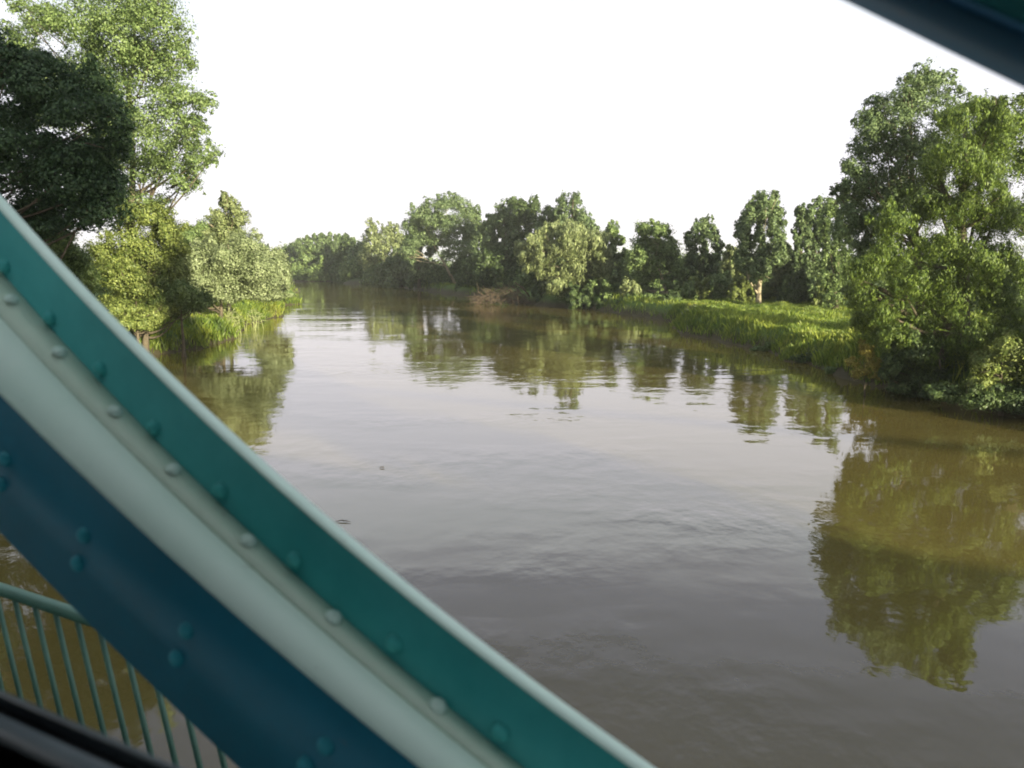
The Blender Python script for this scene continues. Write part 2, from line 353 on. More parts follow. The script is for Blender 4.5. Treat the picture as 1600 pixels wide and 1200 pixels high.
# --- left bank
tree('dark_tree', 'large dark green tree at the left edge, nearest the bridge, overhanging from outside the picture', 'tree', 46, (-150, 580), (-90, 60),
     [(60,140,70,45),(140,135,50,40),(20,190,60,40),(110,180,55,30),(178,185,34,45),(30,262,70,38),(100,285,65,42),(165,290,38,45),(60,325,70,36),(140,330,50,34),(70,225,40,22),(150,240,45,35),(0,225,50,30),(105,245,50,28),(60,355,60,26),(30,100,50,24),(-60,400,80,50),(-60,480,80,50),(-160,420,90,80),
      (-80,130,90,60),(-100,230,90,60),(-80,320,90,50),(-190,150,100,80),(-190,280,100,80),(-90,40,90,50),(195,215,22,25),(60,100,50,22)],
     'leaf_dark', 60000, 1, size=0.17, r0=0.4, depth=4.5, nlimb=20, fill=0.8)
tree('tall_poplar', 'tallest tree of the left bank, sunlit, with two leafy boughs reaching out over the river', 'tree', 76, (205, 505), (200, 10),
     [(190,60,65,50),(120,35,55,40),(250,30,45,45),(230,110,70,50),(277,85,34,40),(140,110,55,45),(285,150,36,30),(322,160,22,17),(240,190,60,42),(280,225,42,28),(325,235,23,20),
      (230,258,50,35),(285,275,32,34),(180,180,45,50),(150,250,50,50),(60,25,45,25),(200,-10,70,40),(215,320,50,28),(90,170,50,40),(60,110,50,40),(130,310,50,30),(296,195,28,20),(305,255,22,18),(25,60,35,22)],
     'leaf_poplar', 36000, 2, size=0.21, r0=0.42, fill=0.85, nlimb=22)
tree('leafy_tree', 'yellow-green leafy tree at the foot of the tall poplar on the left bank', 'tree', 72, (225, 515), (230, 350),
     [(230,335,45,28),(262,360,26,36),(200,375,45,35),(240,400,45,40),(180,430,40,30),(225,445,45,28),(272,420,26,40),(160,400,30,35),(190,468,30,18),(250,468,36,16),(170,480,24,20),(185,482,30,16),(225,486,34,14),(265,482,28,16)],
     'leaf_yellow', 20000, 3, size=0.19)
tree('shrub_tree', 'small olive tree behind the upper end of the teal girder, left of the poplar', 'tree', 60, (70, 560), (90, 380),
     [(40,345,34,22),(85,372,36,26),(112,405,34,30),(130,440,26,28),(60,400,50,40),(20,360,30,30)], 'leaf_poplar', 11000, 4)
tree('conical_tree', 'pale pointed tree with a thin light trunk standing above the left bank willows', 'tree', 98, (357, 478), (357, 318),
     [(357,318,15,16),(343,340,17,15),(374,342,19,17),(358,350,22,16),(358,366,36,20),(356,385,34,22),(357,412,38,24)], 'leaf_willow', 8500, 5, bark='bark_pale', r0=0.22, size=0.24)
tree('pale_willow', 'silvery pale willow bush spreading in front of the pointed tree on the left bank', 'tree', 90, (345, 490), (345, 390),
     [(318,400,32,28),(345,405,36,28),(385,385,32,26),(400,420,36,30),(310,440,36,28),(350,448,40,24),(405,450,36,22),(292,425,24,30),(370,430,40,30),(310,462,34,12),(355,466,40,10),(290,464,24,12),(400,460,34,10)], 'leaf_pale', 20000, 6, size=0.22)
tree('pale_willow', 'silvery willow bush at the tip of the left bank, farthest right over the water', 'tree', 122, (412, 470), (425, 405),
     [(425,400,24,20),(440,425,18,24),(415,430,28,26),(432,450,22,14),(448,438,8,14),(425,462,26,10)], 'leaf_pale', 8000, 7, size=0.27)
tree('round_tree', 'green round tree behind the willows, between tall poplar and pointed tree', 'tree', 125, (305, 465), (305, 370),
     [(290,370,28,22),(322,362,24,20),(310,395,46,26),(345,385,24,22),(270,400,24,30)], 'leaf_poplar', 8000, 8)
tree('low_bush', 'low yellow-green bush at the foot of the left bank trees above the grass', 'bush', 67, (215, 525), (215, 470),
     [(182,484,28,20),(212,492,28,20),(242,492,26,18),(225,505,24,14),(195,505,24,14)], 'leaf_yellow', 4200, 9)
tree('bush', 'green undergrowth bush between the foot of the yellow-green tree and the silvery willow', 'bush', 71, (285, 515), (285, 460),
     [(262,462,30,26),(292,462,26,24),(240,468,30,22),(315,472,22,16),(275,484,40,12)], 'leaf_poplar', 5000, 10)

# --- far bend of the river
FAR = 'trees along the far bend of the river'
for i, (px, yt) in enumerate([(468,372),(480,368),(491,365),(503,364),(514,363),(526,364),(538,367),(550,370)]):
    tree('far_poplar', ['first','second','third','fourth','fifth','sixth','seventh','last'][i] + ' from the left in the far skyline row of small poplars', 'tree', 345, (px, 428), (px, yt + 6), oval(px, yt, 425, 9, 20 + i), 'leaf_grey', 900, 20 + i, group='row of small poplars on the skyline', nlimb=3)
far = [(412,378,446,26,300,'leaf_shade','dark distant tree just right of the left bank willow tip','dome'),
       (455,372,440,22,372,'leaf_grey','grey-green distant tree peeping over the left bank tip','dome'),
       (480,382,436,27,335,'leaf_poplar','round sunlit distant tree under the row of small poplars','dome'),
       (536,368,440,34,325,'leaf_shade','dark broad distant tree left of the pale far tree','dome'),
       (512,396,438,22,326,'leaf_poplar','low light green tree in front of the dark far tree','dome'),
       (562,378,438,24,312,'leaf_grey','grey-green tree between the dark far tree and the pale far tree','dome'),
       (597,337,442,38,288,'leaf_willow','pale rounded far tree left of the big leaning-trunk tree','oval'),
       (560,400,443,30,302,'leaf_poplar','green bush at the water left of the pale far tree','dome'),
       (640,385,446,24,262,'leaf_poplar','light green small tree below the left side of the big leaning-trunk tree','oval')]
for i, (px, yt, yb, hw, y, lf, lab, kd) in enumerate(far):
    tree('far_tree', lab, 'tree', y, (px, yb), (px, yt + 12), oval(px, yt, yb, hw, 40 + i, kd), lf, 4200, 40 + i, group=FAR, nlimb=5)
tree('far_tree', 'big spreading far tree with a pale leaning trunk, left of the middle', 'tree', 222, (712, 450), (668, 365),
     [(690,320,26,16),(715,318,22,15),(732,335,18,18),(655,335,24,17),(640,352,16,14),(672,345,30,20),(705,350,34,22),(735,362,16,18),(650,375,28,18),(690,375,30,16),(722,385,26,14),(638,392,20,12),(700,398,22,10)],
     'leaf_grey', 13000, 60, group=FAR, bark='bark_pale', r0=0.42, size=0.42)
mids = [(792,306,430,34,200,'leaf_grey','grey-green far tree with a flat bushy top just left of centre','oval'),
        (825,305,430,30,192,'leaf_shade','dark-leaved far tree between the flat-topped tree and the tall poplar clump','oval'),
        (856,318,440,24,182,'leaf_grey','narrow grey-green tree just behind the weeping willow','oval'),
        (893,298,440,36,174,'leaf_grey','tallest tree of the central far clump, behind the weeping willow','oval'),
        (772,335,425,22,208,'leaf_poplar','slim tree right beside the big leaning-trunk tree','oval'),
        (954,345,466,22,152,'leaf_poplar','slim tree just right of the weeping willow','oval'),
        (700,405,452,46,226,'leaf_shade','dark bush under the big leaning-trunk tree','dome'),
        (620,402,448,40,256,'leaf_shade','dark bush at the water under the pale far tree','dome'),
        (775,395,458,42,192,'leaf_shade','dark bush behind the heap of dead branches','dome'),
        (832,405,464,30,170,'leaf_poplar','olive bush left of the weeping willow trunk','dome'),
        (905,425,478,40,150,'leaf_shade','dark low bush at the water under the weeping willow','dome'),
        (965,420,474,24,146,'leaf_poplar','bright green bush between the weeping willow and the white-trunk tree','dome')]
for i, (px, yt, yb, hw, y, lf, lab, kd) in enumerate(mids):
    tree('bush' if kd == 'dome' else 'far_tree', lab, 'bush' if kd == 'dome' else 'tree', y, (px, yb + 2), (px + (i * 7 % 9) - 4, yt + 12), oval(px, yt, yb, hw, 70 + i, kd), lf, 5200, 70 + i,
         group='bushes of the far bank' if kd == 'dome' else FAR, nlimb=8)
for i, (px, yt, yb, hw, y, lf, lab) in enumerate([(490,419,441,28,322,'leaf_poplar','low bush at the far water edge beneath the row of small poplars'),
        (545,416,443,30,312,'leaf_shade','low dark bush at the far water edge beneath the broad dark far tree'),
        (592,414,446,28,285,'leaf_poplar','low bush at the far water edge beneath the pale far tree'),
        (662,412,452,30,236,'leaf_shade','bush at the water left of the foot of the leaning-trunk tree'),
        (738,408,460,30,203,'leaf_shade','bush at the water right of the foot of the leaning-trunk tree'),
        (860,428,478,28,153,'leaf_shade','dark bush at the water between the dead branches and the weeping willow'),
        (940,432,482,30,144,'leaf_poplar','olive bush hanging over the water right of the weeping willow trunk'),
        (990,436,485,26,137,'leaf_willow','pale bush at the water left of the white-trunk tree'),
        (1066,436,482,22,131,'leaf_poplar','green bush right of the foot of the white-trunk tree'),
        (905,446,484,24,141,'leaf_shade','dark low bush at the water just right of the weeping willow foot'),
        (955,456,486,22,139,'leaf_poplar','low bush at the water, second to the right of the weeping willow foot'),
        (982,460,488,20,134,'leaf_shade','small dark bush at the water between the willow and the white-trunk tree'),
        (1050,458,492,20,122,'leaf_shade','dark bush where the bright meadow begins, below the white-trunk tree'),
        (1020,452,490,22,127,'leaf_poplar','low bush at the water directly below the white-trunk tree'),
        (1088,474,506,20,101,'leaf_willow','small olive shrub on the meadow edge above the dark bank slope'),
        (655,340,430,24,232,'leaf_grey','tree partly hidden behind the left side of the big leaning-trunk tree'),
        (742,330,430,22,228,'leaf_grey','tree filling the gap right of the big leaning-trunk tree'),
        (925,345,450,24,170,'leaf_grey','tree behind the right side of the weeping willow')]):
    tree('bush' if i < 15 else 'far_tree', lab, 'bush' if i < 15 else 'tree', y, (px, yb + 2), (px, yt + 8), oval(px, yt, yb, hw, 160 + i, 'dome' if i < 15 else 'oval'), lf, 4200, 160 + i, group='bushes of the far bank' if i < 15 else FAR, nlimb=5)
tree('weeping_willow', 'weeping willow with pale yellow hanging boughs in the middle of the far bank', 'tree', 148, (905, 478), (880, 370),
     [(850,395,22,20),(835,375,20,14),(862,358,20,14),(895,362,30,18),(930,375,26,20),(880,385,34,20),(915,400,32,26),(940,415,22,28),(848,420,20,16),(895,425,34,24),(812,385,12,14),(822,400,14,16),(930,445,26,20),(870,445,26,18)],
     'leaf_willow', 15000, 90, droop=True, size=0.6, r0=0.4)
# --- right meadow trees
RB = 'trees standing along the right meadow'
tree('birch_tree', 'olive tree with a pale white leaning trunk at the river edge, right of centre', 'tree', 138, (1044, 480), (1022, 400),
     [(1008,358,20,14),(1030,362,22,14),(1012,382,30,18),(1042,390,24,18),(995,405,22,18),(1025,410,34,20),(1055,415,16,20),(1005,435,28,18),(1048,440,20,16),(1015,458,28,12)],
     'leaf_poplar', 9500, 100, group=RB, bark='bark_pale', r0=0.3, nlimb=10)
rt = [(1102,334,455,30,142,'leaf_grey','tree with a rounded top between the white-trunk tree and the tall meadow poplar','oval'),
      (1075,392,468,22,146,'leaf_poplar','low tree right of the white-trunk tree','dome'),
      (1143,384,468,20,138,'leaf_willow','low pale tree left of the tall meadow poplar','oval'),
      (1120,425,470,34,134,'leaf_poplar','green bush at the back of the meadow, left of the tall poplar','dome'),
      (1226,376,470,20,132,'leaf_willow','low pale tree right of the tall meadow poplar','oval'),
      (1212,430,472,30,134,'leaf_yellow','yellow-green bush behind the foot of the tall meadow poplar','dome'),
      (1253,314,455,15,128,'leaf_grey','narrow dark poplar right of the tall meadow poplar','oval'),
      (1277,303,460,22,120,'leaf_grey','broader poplar close behind the narrow dark poplar','oval'),
      (1160,424,472,24,128,'leaf_yellow','yellow-green bush behind the left side of the tall meadow poplar foot','dome'),
      (1092,428,470,24,133,'leaf_yellow','yellow-green bush at the back of the meadow, nearest the white-trunk tree','dome'),
      (1292,425,476,22,119,'leaf_yellow','yellow-green bush at the back of the meadow, nearest the big right willow','dome'),
      (1240,420,474,24,130,'leaf_poplar','olive bush at the back of the meadow between the tall and the narrow poplar','dome'),
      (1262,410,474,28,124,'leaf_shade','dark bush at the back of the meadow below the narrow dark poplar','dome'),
      (1305,300,478,26,108,'leaf_poplar','light green tree at the meadow end, left of the big right willow','oval')]
for i, (px, yt, yb, hw, y, lf, lab, kd) in enumerate(rt):
    tree('bush' if kd == 'dome' else 'meadow_tree', lab, 'bush' if kd == 'dome' else 'tree', y, (px, yb + 4), (px, yt + 14), oval(px, yt, yb, hw, 110 + i, kd), lf, 6000, 110 + i,
         group='bushes at the back of the meadow' if kd == 'dome' else RB, nlimb=8)
tree('meadow_tree', 'tall upright poplar with a forked pale trunk in the middle of the right meadow', 'tree', 122, (1185, 474), (1192, 330),
     oval(1190, 297, 435, 36, 130) + [(1222,400,16,18),(1165,420,12,14)], 'leaf_grey', 12000, 130, group=RB, bark='bark_pale', r0=0.34, nlimb=14)
# --- big right trees
tree('airy_poplar', 'tall airy poplar with sky showing through, behind the big willow at right', 'tree', 57.5, (1440, 560), (1440, 120),
     [(1452,128,34,20),(1422,130,16,16),(1415,160,36,26),(1370,172,22,22),(1358,200,24,24),(1405,200,36,26),(1470,165,40,28),(1365,235,32,28),(1420,240,44,30),(1330,262,18,14),(1345,285,28,26),(1395,290,44,34),(1330,325,26,26),(1370,345,36,32),(1312,300,14,12),(1480,220,40,36),(1316,360,22,26),(1440,310,44,36),(1350,390,30,30)],
     'leaf_grey', 24000, 140, size=0.155, r0=0.32, fill=0.95, nlimb=20)
tree('bank_willow', 'big willow at the right with sunlit hanging boughs reaching down to the river', 'tree', 51, (1500, 620), (1510, 190),
     [(1530,165,34,22),(1495,185,34,28),(1560,190,30,28),(1550,205,40,32),(1500,240,44,34),(1545,262,44,38),(1455,262,30,28),(1450,320,36,34),(1510,320,48,40),(1560,330,40,38),(1400,345,36,28),
      (1475,385,46,40),(1540,400,48,44),(1390,395,40,34),(1350,420,34,30),(1425,440,44,34),(1345,460,26,30),(1490,460,46,34),(1380,490,32,30),(1350,500,20,20),(1560,460,40,34),(1440,500,36,20),(1400,520,34,24),(1460,540,44,30),(1520,520,50,34),(1580,520,40,40),(1500,580,50,30),(1430,575,40,30),(1560,590,44,28),(1395,565,22,26)],
     'leaf_willow_big', 68000, 141, size=0.19, droop=True, r0=0.45, nlimb=22, fill=0.85)
tree('bank_tree', 'leafy tree cut by the right edge of the picture, beside the big willow', 'tree', 61, (1680, 590), (1680, 180),
     [(1588,195,30,24),(1620,180,40,30),(1600,250,36,36),(1640,260,50,50),(1605,340,34,40),(1660,360,60,60),(1600,430,34,36),(1660,470,60,60),(1600,500,36,30),(1720,300,70,90),(1720,450,70,90)],
     'leaf_willow_big', 22000, 142, size=0.18, r0=0.3)
tree('bush', 'dark bush overhanging the water under the big right willow', 'bush', 50, (1460, 600), (1460, 560),
     [(1425,545,40,34),(1480,555,44,34),(1440,590,44,24),(1500,590,44,24),(1395,575,20,24),(1410,605,30,14),(1460,615,40,14)], 'leaf_shade', 11000, 143, size=0.17)
tree('bush', 'bright yellow-green bush low at the right edge above the dark water', 'bush', 44, (1565, 640), (1565, 560),
     [(1540,570,26,26),(1572,545,24,24),(1580,585,34,24),(1535,600,30,14),(1610,570,30,40)], 'leaf_yellow', 7000, 144, size=0.15)
tree('bush', 'dark bush at the right edge whose branches touch the water', 'bush', 45, (1600, 655), (1600, 600),
     [(1480,615,30,18),(1530,625,40,18),(1590,625,50,22),(1650,610,50,40)], 'leaf_shade', 8000, 145, size=0.15)
for i, (px, py, y, lf, lab) in enumerate([(1130, 530, 88, 'leaf_shade', 'low weeds hanging over the water on the meadow bank, farthest upstream'),
        (1195, 548, 76, 'leaf_poplar', 'clump of weeds on the bank slope between the far weeds and the orange bush'),
        (1262, 562, 67, 'leaf_shade', 'dark weed clump on the shaded bank slope'),
        (1312, 578, 60, 'leaf_poplar', 'weed clump on the bank just left of the orange bush')]):
    tree('weed_clump', lab, 'weeds', y, (px, py + 6), (px, py - 14), [(px - 12, py, 14, 9), (px + 8, py - 4, 15, 11), (px + 22, py + 2, 10, 7)], lf, 900, 180 + i, size=0.16, r0=0.03, nlimb=3, group='weeds along the meadow bank')
tree('autumn_bush', 'small orange-yellow bush with bare twigs at the water left of the big willow', 'bush', 50.5, (1352, 606), (1350, 560),
     [(1354,546,14,16),(1336,565,18,14),(1364,568,14,18),(1346,584,24,12),(1372,588,10,8)], 'leaf_rust', 1100, 146, size=0.12, r0=0.05, nlimb=9)

tree('bank_tree', 'low tree beyond the right edge of the picture, in front of the big willow', 'tree', 41, (1900, 640), (1900, 420),
     [(1850,420,120,100),(1960,420,120,100),(1900,330,120,90),(1880,540,150,100)], 'leaf_shade', 9000, 150, size=0.3)  # unseen tree, added to shade the lower willow
# unseen trees behind the bridge, placed to throw shade into the view
for i, (x, y, h) in enumerate([(32, -19, 25), (31, -44, 35), (37, -54, 40)]):
    rng = np.random.default_rng(500 + i); z0 = 1.6
    root = tag(empty('tall_poplar', (x, y, z0)), ['tree behind the bridge on the right bank, nearest the track', 'tall tree behind the bridge at the bank edge', 'tall tree behind the bridge, set back from the river'][i], 'tree')
    C = np.array([(rng.normal() * 1.6, rng.normal() * 1.6, zz) for zz in np.linspace(6, h, 10)]); RR = np.full((10, 3), 3.6 if i == 0 else 4.6)
    V, Fq = leaves(rng, C, RR, 13000, 0.6); link('crown', make_mesh('crown', V, Fq, M['leaf_poplar']), root)
    mb = MB(); mb.tube([(0,0,0),(0.1,0,h*.4),(0.3,0.2,h*.85)], [0.4,0.3,0.08], 8); mb.build('trunk', M['bark'], root, True)

rng = np.random.default_rng(77)
C = []; RR = []
for pa, pb, ya, yb, tp_, nn_ in ((965, 1360, 160, 215, 390, 90), (430, 980, 330, 400, 392, 60), (720, 1000, 205, 240, 385, 34), (-100, 420, 130, 190, 380, 60), (1350, 1900, 90, 170, 388, 60)):
    for i in range(nn_):
        y = rng.uniform(ya, yb); px = pa + (pb - pa) * (i + rng.uniform()) / nn_; q = W(px, tp_ + rng.uniform(-2, 16), y); hh_ = q[2] - 1.5
        for zz in (0.25, 0.72): C.append((q[0] + rng.normal() * 1.2, y + rng.normal() * 2, 1.5 + hh_ * zz)); RR.append((hh_ * .45, hh_ * .45, hh_ * .33))
C = np.array(C); RR = np.array(RR)
V, Fq = leaves(rng, C, RR, 120000, 0.55); tag(link('background_woods', make_mesh('background_woods', V, Fq, M['leaf_poplar'])), 'continuous low green woodland filling the gaps behind the separate trees', 'woods', kind='stuff')

# ------------------------------------------------------------------ grass, reeds, dead wood
rng = np.random.default_rng(7)
def grass_pts(x0, x1, y0, y1, n_, maxd):
    x = rng.uniform(x0, x1, n_); y = rng.uniform(y0, y1, n_); sd = sdist(x, y)
    keep = (sd > -1.2) & (height(x, y) > 0.02) & (sd < maxd) & ~((y > 114) & (x > 0) & (x < 24) & (rng.uniform(size=n_) < 0.8)) & (rng.uniform(size=n_) < np.clip(1.2 - sd / maxd, 0.15, 1)); return x[keep], y[keep], sd[keep]
parts = [grass_pts(-70, -26, 50, 160, 190000, 30), grass_pts(14, 75, 50, 140, 300000, 45), grass_pts(-60, 20, 135, 250, 26000, 14), grass_pts(20, 45, 30, 60, 14000, 14)]
gx = np.concatenate([a[0] for a in parts]); gy = np.concatenate([a[1] for a in parts]); gs = np.maximum(0, np.concatenate([a[2] for a in parts]))
gz = height(gx, gy); nG = len(gx)
patch = 0.5 + 0.5 * np.sin(gx * 0.9 + 1.3 * np.sin(gy * 0.45)) * np.sin(gy * 0.7 + gx * 0.3)
hh = (0.15 + 0.5 * patch ** 2 + 0.35 * np.clip(1 - gs / 5, 0, 1)) * rng.uniform(0.6, 1.4, nG); ww = rng.uniform(0.02, 0.055, nG)
an = rng.uniform(0, math.pi, nG); ln = rng.normal(size=(nG, 2)) * 0.17
bx = np.cos(an) * ww; by = np.sin(an) * ww
v0 = np.stack([gx - bx, gy - by, gz - 0.05], 1); v1 = np.stack([gx + bx, gy + by, gz - 0.05], 1)
mx_ = gx + ln[:, 0] * hh * .5; my_ = gy + ln[:, 1] * hh * .5
v2 = np.stack([mx_ + bx * .8, my_ + by * .8, gz + hh * .6], 1); v3 = np.stack([gx + ln[:, 0] * hh * 1.6, gy + ln[:, 1] * hh * 1.6, gz + hh], 1)
V = np.stack([v0, v1, v2, v3], 1).reshape(-1, 3)
o = link('grass', make_mesh('grass', V, np.arange(nG * 4).reshape(-1, 4), M['grass'])); tag(o, 'tall green grass covering both river banks', 'grass', kind='stuff')

def reeds(px, py, y, wpx, n_, h, seed, lab):
    rg = np.random.default_rng(seed); b = W(px, py, y); z0 = float(height(np.array([b[0]]), np.array([b[1]]))[0]); z0 = max(z0, 0)
    root = np.array([b[0], b[1], z0]); mb = MB()
    for i in range(n_):
        o_ = np.array([rg.uniform(-1, 1) * wpx * y / F, rg.uniform(-1, 1), -0.1]); o_[2] = max(0, float(height(root[:1] + o_[:1], root[1:2] + o_[1:2])[0])) - z0 - 0.1
        hh_ = h * rg.uniform(0.6, 1.1); lean = rg.normal(size=2) * 0.28
        t = np.linspace(0, 1, 5)[:, None]; pts = o_ + np.concatenate([lean * t ** 2 * hh_, t * hh_], 1)
        mb.tube(pts, np.linspace(0.035, 0.012, 5), 4)
        for s_ in (0.45, 0.65, 0.85):
            a_ = o_ + np.r_[lean * s_ ** 2 * hh_, s_ * hh_]; mb.tube([a_, a_ + np.array([rg.normal() * .18, rg.normal() * .18, .18]), a_ + np.array([rg.normal() * .4, rg.normal() * .4, .1])], [0.03, 0.035, 0.006], 4)
    tag(mb.build('reed_clump', M['reed'], loc=root), lab, 'reeds', 'clumps of pale reeds on the left bank')
reeds(285, 520, 84, 26, 26, 2.6, 1, 'pale reeds in front of the shaded grass near the teal girder')
reeds(355, 505, 92, 24, 22, 2.9, 2, 'sunlit pale reeds at the water below the silvery willow')
reeds(392, 498, 98, 18, 14, 2.4, 3, 'smaller curved reeds toward the tip of the left bank')
reeds(212, 520, 78, 10, 10, 1.6, 4, 'reeds cut by the edge of the teal girder')

rg = np.random.default_rng(33); b = W(785, 472, 156); mb = MB()
for i in range(420):
    u = rg.uniform(-1, 1); a_ = np.array([u * 5.0 + rg.normal() * .4, rg.normal() * 1.6, abs(rg.normal()) * 0.5 + max(0, (1 - u * u)) * rg.uniform(0, 2.6)])
    dv = rg.normal(size=3) * np.array([1, .7, .45]); dv /= np.linalg.norm(dv); L = rg.uniform(0.8, 2.6)
    mb.tube([a_, a_ + dv * L * .5 + rg.normal(size=3) * .12, a_ + dv * L], [0.05, 0.04, 0.012], 4)
mb.tube([(2.2, -1, 3.9), (3.6, -1.3, 3.0), (4.9, -1.5, 1.4)], [0.1, 0.14, 0.16], 6); mb.tube([(1.5, -1, 3.2), (3.2, -1.3, 2.2), (5.0, -1.5, 0.1)], [0.08, 0.1, 0.12], 6)
tag(mb.build('dead_branches', M['twig'], loc=(b[0], b[1], 0.0)), 'brown heap of dead branches piled at the water in front of the far trees', 'driftwood')
def float_stick(px, py, L, seed, lab):
    rg = np.random.default_rng(seed); g = G(px, py, 0.02); mb = MB()
    mb.tube([(-L/2, 0, 0), (-L*.1, .05, .03), (L/2, -.06, .01)], [.008, .018, .006], 6); mb.tube([(0, 0, .01), (L*.15, .06, .02), (L*.25, .1, .03)], [.01, .008, .004], 5)
    tag(mb.build('floating_stick', M['twig'], loc=g), lab, 'driftwood', 'sticks drifting on the river')
float_stick(536, 815, 0.5, 1, 'dark stick drifting beside the teal girder')
float_stick(597, 731, 0.2, 2, 'tiny dark stick drifting alone on the pale open water')
# power lines crossing far off
for i, (pl, pr, lab) in enumerate([((150, 322), (1500, 296), 'upper thin power line crossing the pale sky above the far trees'), ((150, 338), (1500, 341), 'lower thin power line crossing the pale sky above the far trees')]):
    a_, b_ = W(*pl, 420), W(*pr, 420); t = np.linspace(-0.6, 1.6, 24)[:, None]; pts = a_ + (b_ - a_) * t; pts[:, 2] -= 1.5 * np.sin(np.clip(t[:, 0], 0, 1) * math.pi)
    mb = MB(); mb.tube(pts, 0.028, 5); tag(mb.build('power_line', M['wire'], off=pts[0], loc=pts[0]), lab, 'power line', 'power lines in the far sky')

# ------------------------------------------------------------------ bridge and carriage; frame: s along the track, n outward
NV = np.array([0.5, 0.8660254, 0.0]); SV = np.array([0.8660254, -0.5, 0.0])
def T(s, nn, z): return SV * s + NV * nn + np.array([0, 0, H + z])
def tp(px, py, D):                        # where the line of sight through a pixel meets the plane D metres out
    v = ray(px, py); q = v * D / (v @ NV); return q @ SV, q[2]
D1, D2 = 1.40, 1.60
def fit(pts, D):
    P = np.array([tp(x, y, D) for x, y in pts]); c = np.polyfit(P[:, 0], P[:, 1], 2); s0, s1 = P[:, 0].min(), P[:, 0].max()
    def f(s):
        s = np.asarray(s, float); q = np.clip(s, s0, s1); return np.polyval(c, q) + (2 * c[0] * q + c[1]) * (s - q)
    return f
f_out = fit([(0,328),(98,435),(146,487),(222,560),(400,733),(500,823),(657,950),(740,1015),(840,1092),(940,1165)], D2)
f_in = fit([(0,430),(45,472),(90,520),(120,560),(195,637),(261,710),(387,836),(468,908),(542,967),(667,1075),(808,1196)], D2)
f_low1 = fit([(0,608),(60,671),(180,782),(240,840),(324,916),(400,979),(480,1044),(525,1079),(658,1196)], D1)
f_bot = fit([(0,833),(60,892),(90,927),(150,984),(186,1020),(246,1080),(300,1134),(354,1179)], D1)
bridge = tag(empty('truss_bridge', T(0, 1.5, -2.8)), 'teal riveted steel railway bridge whose slanting girders cross the foreground', 'bridge')
BO = np.array(bridge.location)
def sweep(mb, S, quad):                   # quad(s) -> 4 corners (n,z); swept along S
    P = np.array([[T(s, *c) for c in quad(s)] for s in S]); n_ = len(S); V = P.reshape(-1, 3); Fq = [[0, 1, 2, 3], [n_*4-1, n_*4-2, n_*4-3, n_*4-4]]
    for i in range(n_ - 1):
        for j in range(4): k_ = (j + 1) % 4; Fq.append([i*4+j, (i+1)*4+j, (i+1)*4+k_, i*4+k_])
    mb.add(V, Fq)
def rivet(parent, s, nn, z, axis_, r=0.024, h=0.019, mat='teal'):
    c = T(s, nn, z); axis_ = np.array(axis_, float); axis_ /= np.linalg.norm(axis_)
    a = np.cross(axis_, [0.3, 0.2, 1]); a /= np.linalg.norm(a); b_ = np.cross(axis_, a); seg = 12
    V = []; Fq = []
    prof = [(1.0, 0), (0.93, .45), (0.7, .8), (0.35, .97), (0.05, 1.0)]
    for rr, q in prof:
        for j in range(seg):
            an_ = j * 2 * math.pi / seg; V.append(axis_ * h * q + (a * math.cos(an_) + b_ * math.sin(an_)) * r * rr)
    for i in range(len(prof) - 1):
        for j in range(seg): k_ = (j + 1) % seg; Fq.append([i*seg+j, i*seg+k_, (i+1)*seg+k_, (i+1)*seg+j])
    return link('rivet', make_mesh('rivet', V, Fq, M[mat], True), parent, c - BO)
slope0 = 0.62
def upn():                                # unit normal of the sloping top plate, in world axes
    v = SV * slope0 + np.array([0, 0, 1.0]); return v / np.linalg.norm(v)
def diagonal(ds, dz, S, full):
    g = lambda f: (lambda s: float(f(s - ds)) + dz)
    fo, fi, fl, fb = g(f_out), g(f_in), g(f_low1), g(f_bot)
    thk = 0.045; mb = MB()
    zt = lambda s, nn: fl(s) + (fi(s) - fl(s)) * (nn - D1) / (D2 - D1)
    sweep(mb, S, lambda s: [(D2, fb(s)), (D2 + thk, fb(s)), (D2 + thk, fo(s) - .003), (D2, fo(s) - .003)])
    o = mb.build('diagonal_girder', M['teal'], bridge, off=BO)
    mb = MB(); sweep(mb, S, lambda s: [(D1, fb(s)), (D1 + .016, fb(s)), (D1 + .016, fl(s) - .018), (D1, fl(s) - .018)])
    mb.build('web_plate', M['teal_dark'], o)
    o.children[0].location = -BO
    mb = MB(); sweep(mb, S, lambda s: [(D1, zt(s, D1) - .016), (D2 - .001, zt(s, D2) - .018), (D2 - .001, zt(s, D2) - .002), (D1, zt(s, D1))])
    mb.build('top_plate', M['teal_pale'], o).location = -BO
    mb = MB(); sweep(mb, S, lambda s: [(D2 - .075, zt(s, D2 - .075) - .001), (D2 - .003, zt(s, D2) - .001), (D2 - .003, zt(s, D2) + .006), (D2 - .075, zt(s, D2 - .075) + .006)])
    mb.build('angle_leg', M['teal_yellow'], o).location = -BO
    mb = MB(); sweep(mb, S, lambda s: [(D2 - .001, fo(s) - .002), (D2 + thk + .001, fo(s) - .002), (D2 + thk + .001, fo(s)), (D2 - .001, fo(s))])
    mb.build('edge_strip', M['teal_pale'], o).location = -BO  # pale cap paints in the light caught by the flange edge
    return o, fo, fi, fl, fb, zt
S = np.linspace(-9.8, 1.75, 320)
dg, fo, fi, fl, fb, zt = diagonal(0, 0, S, True)
dg['label'] = 'long riveted girder crossing the lower left of the picture'
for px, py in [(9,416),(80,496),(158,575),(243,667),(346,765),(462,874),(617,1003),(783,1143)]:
    s, z = tp(px, py, D2); rivet(dg, s, D2 - .001, z, -NV)
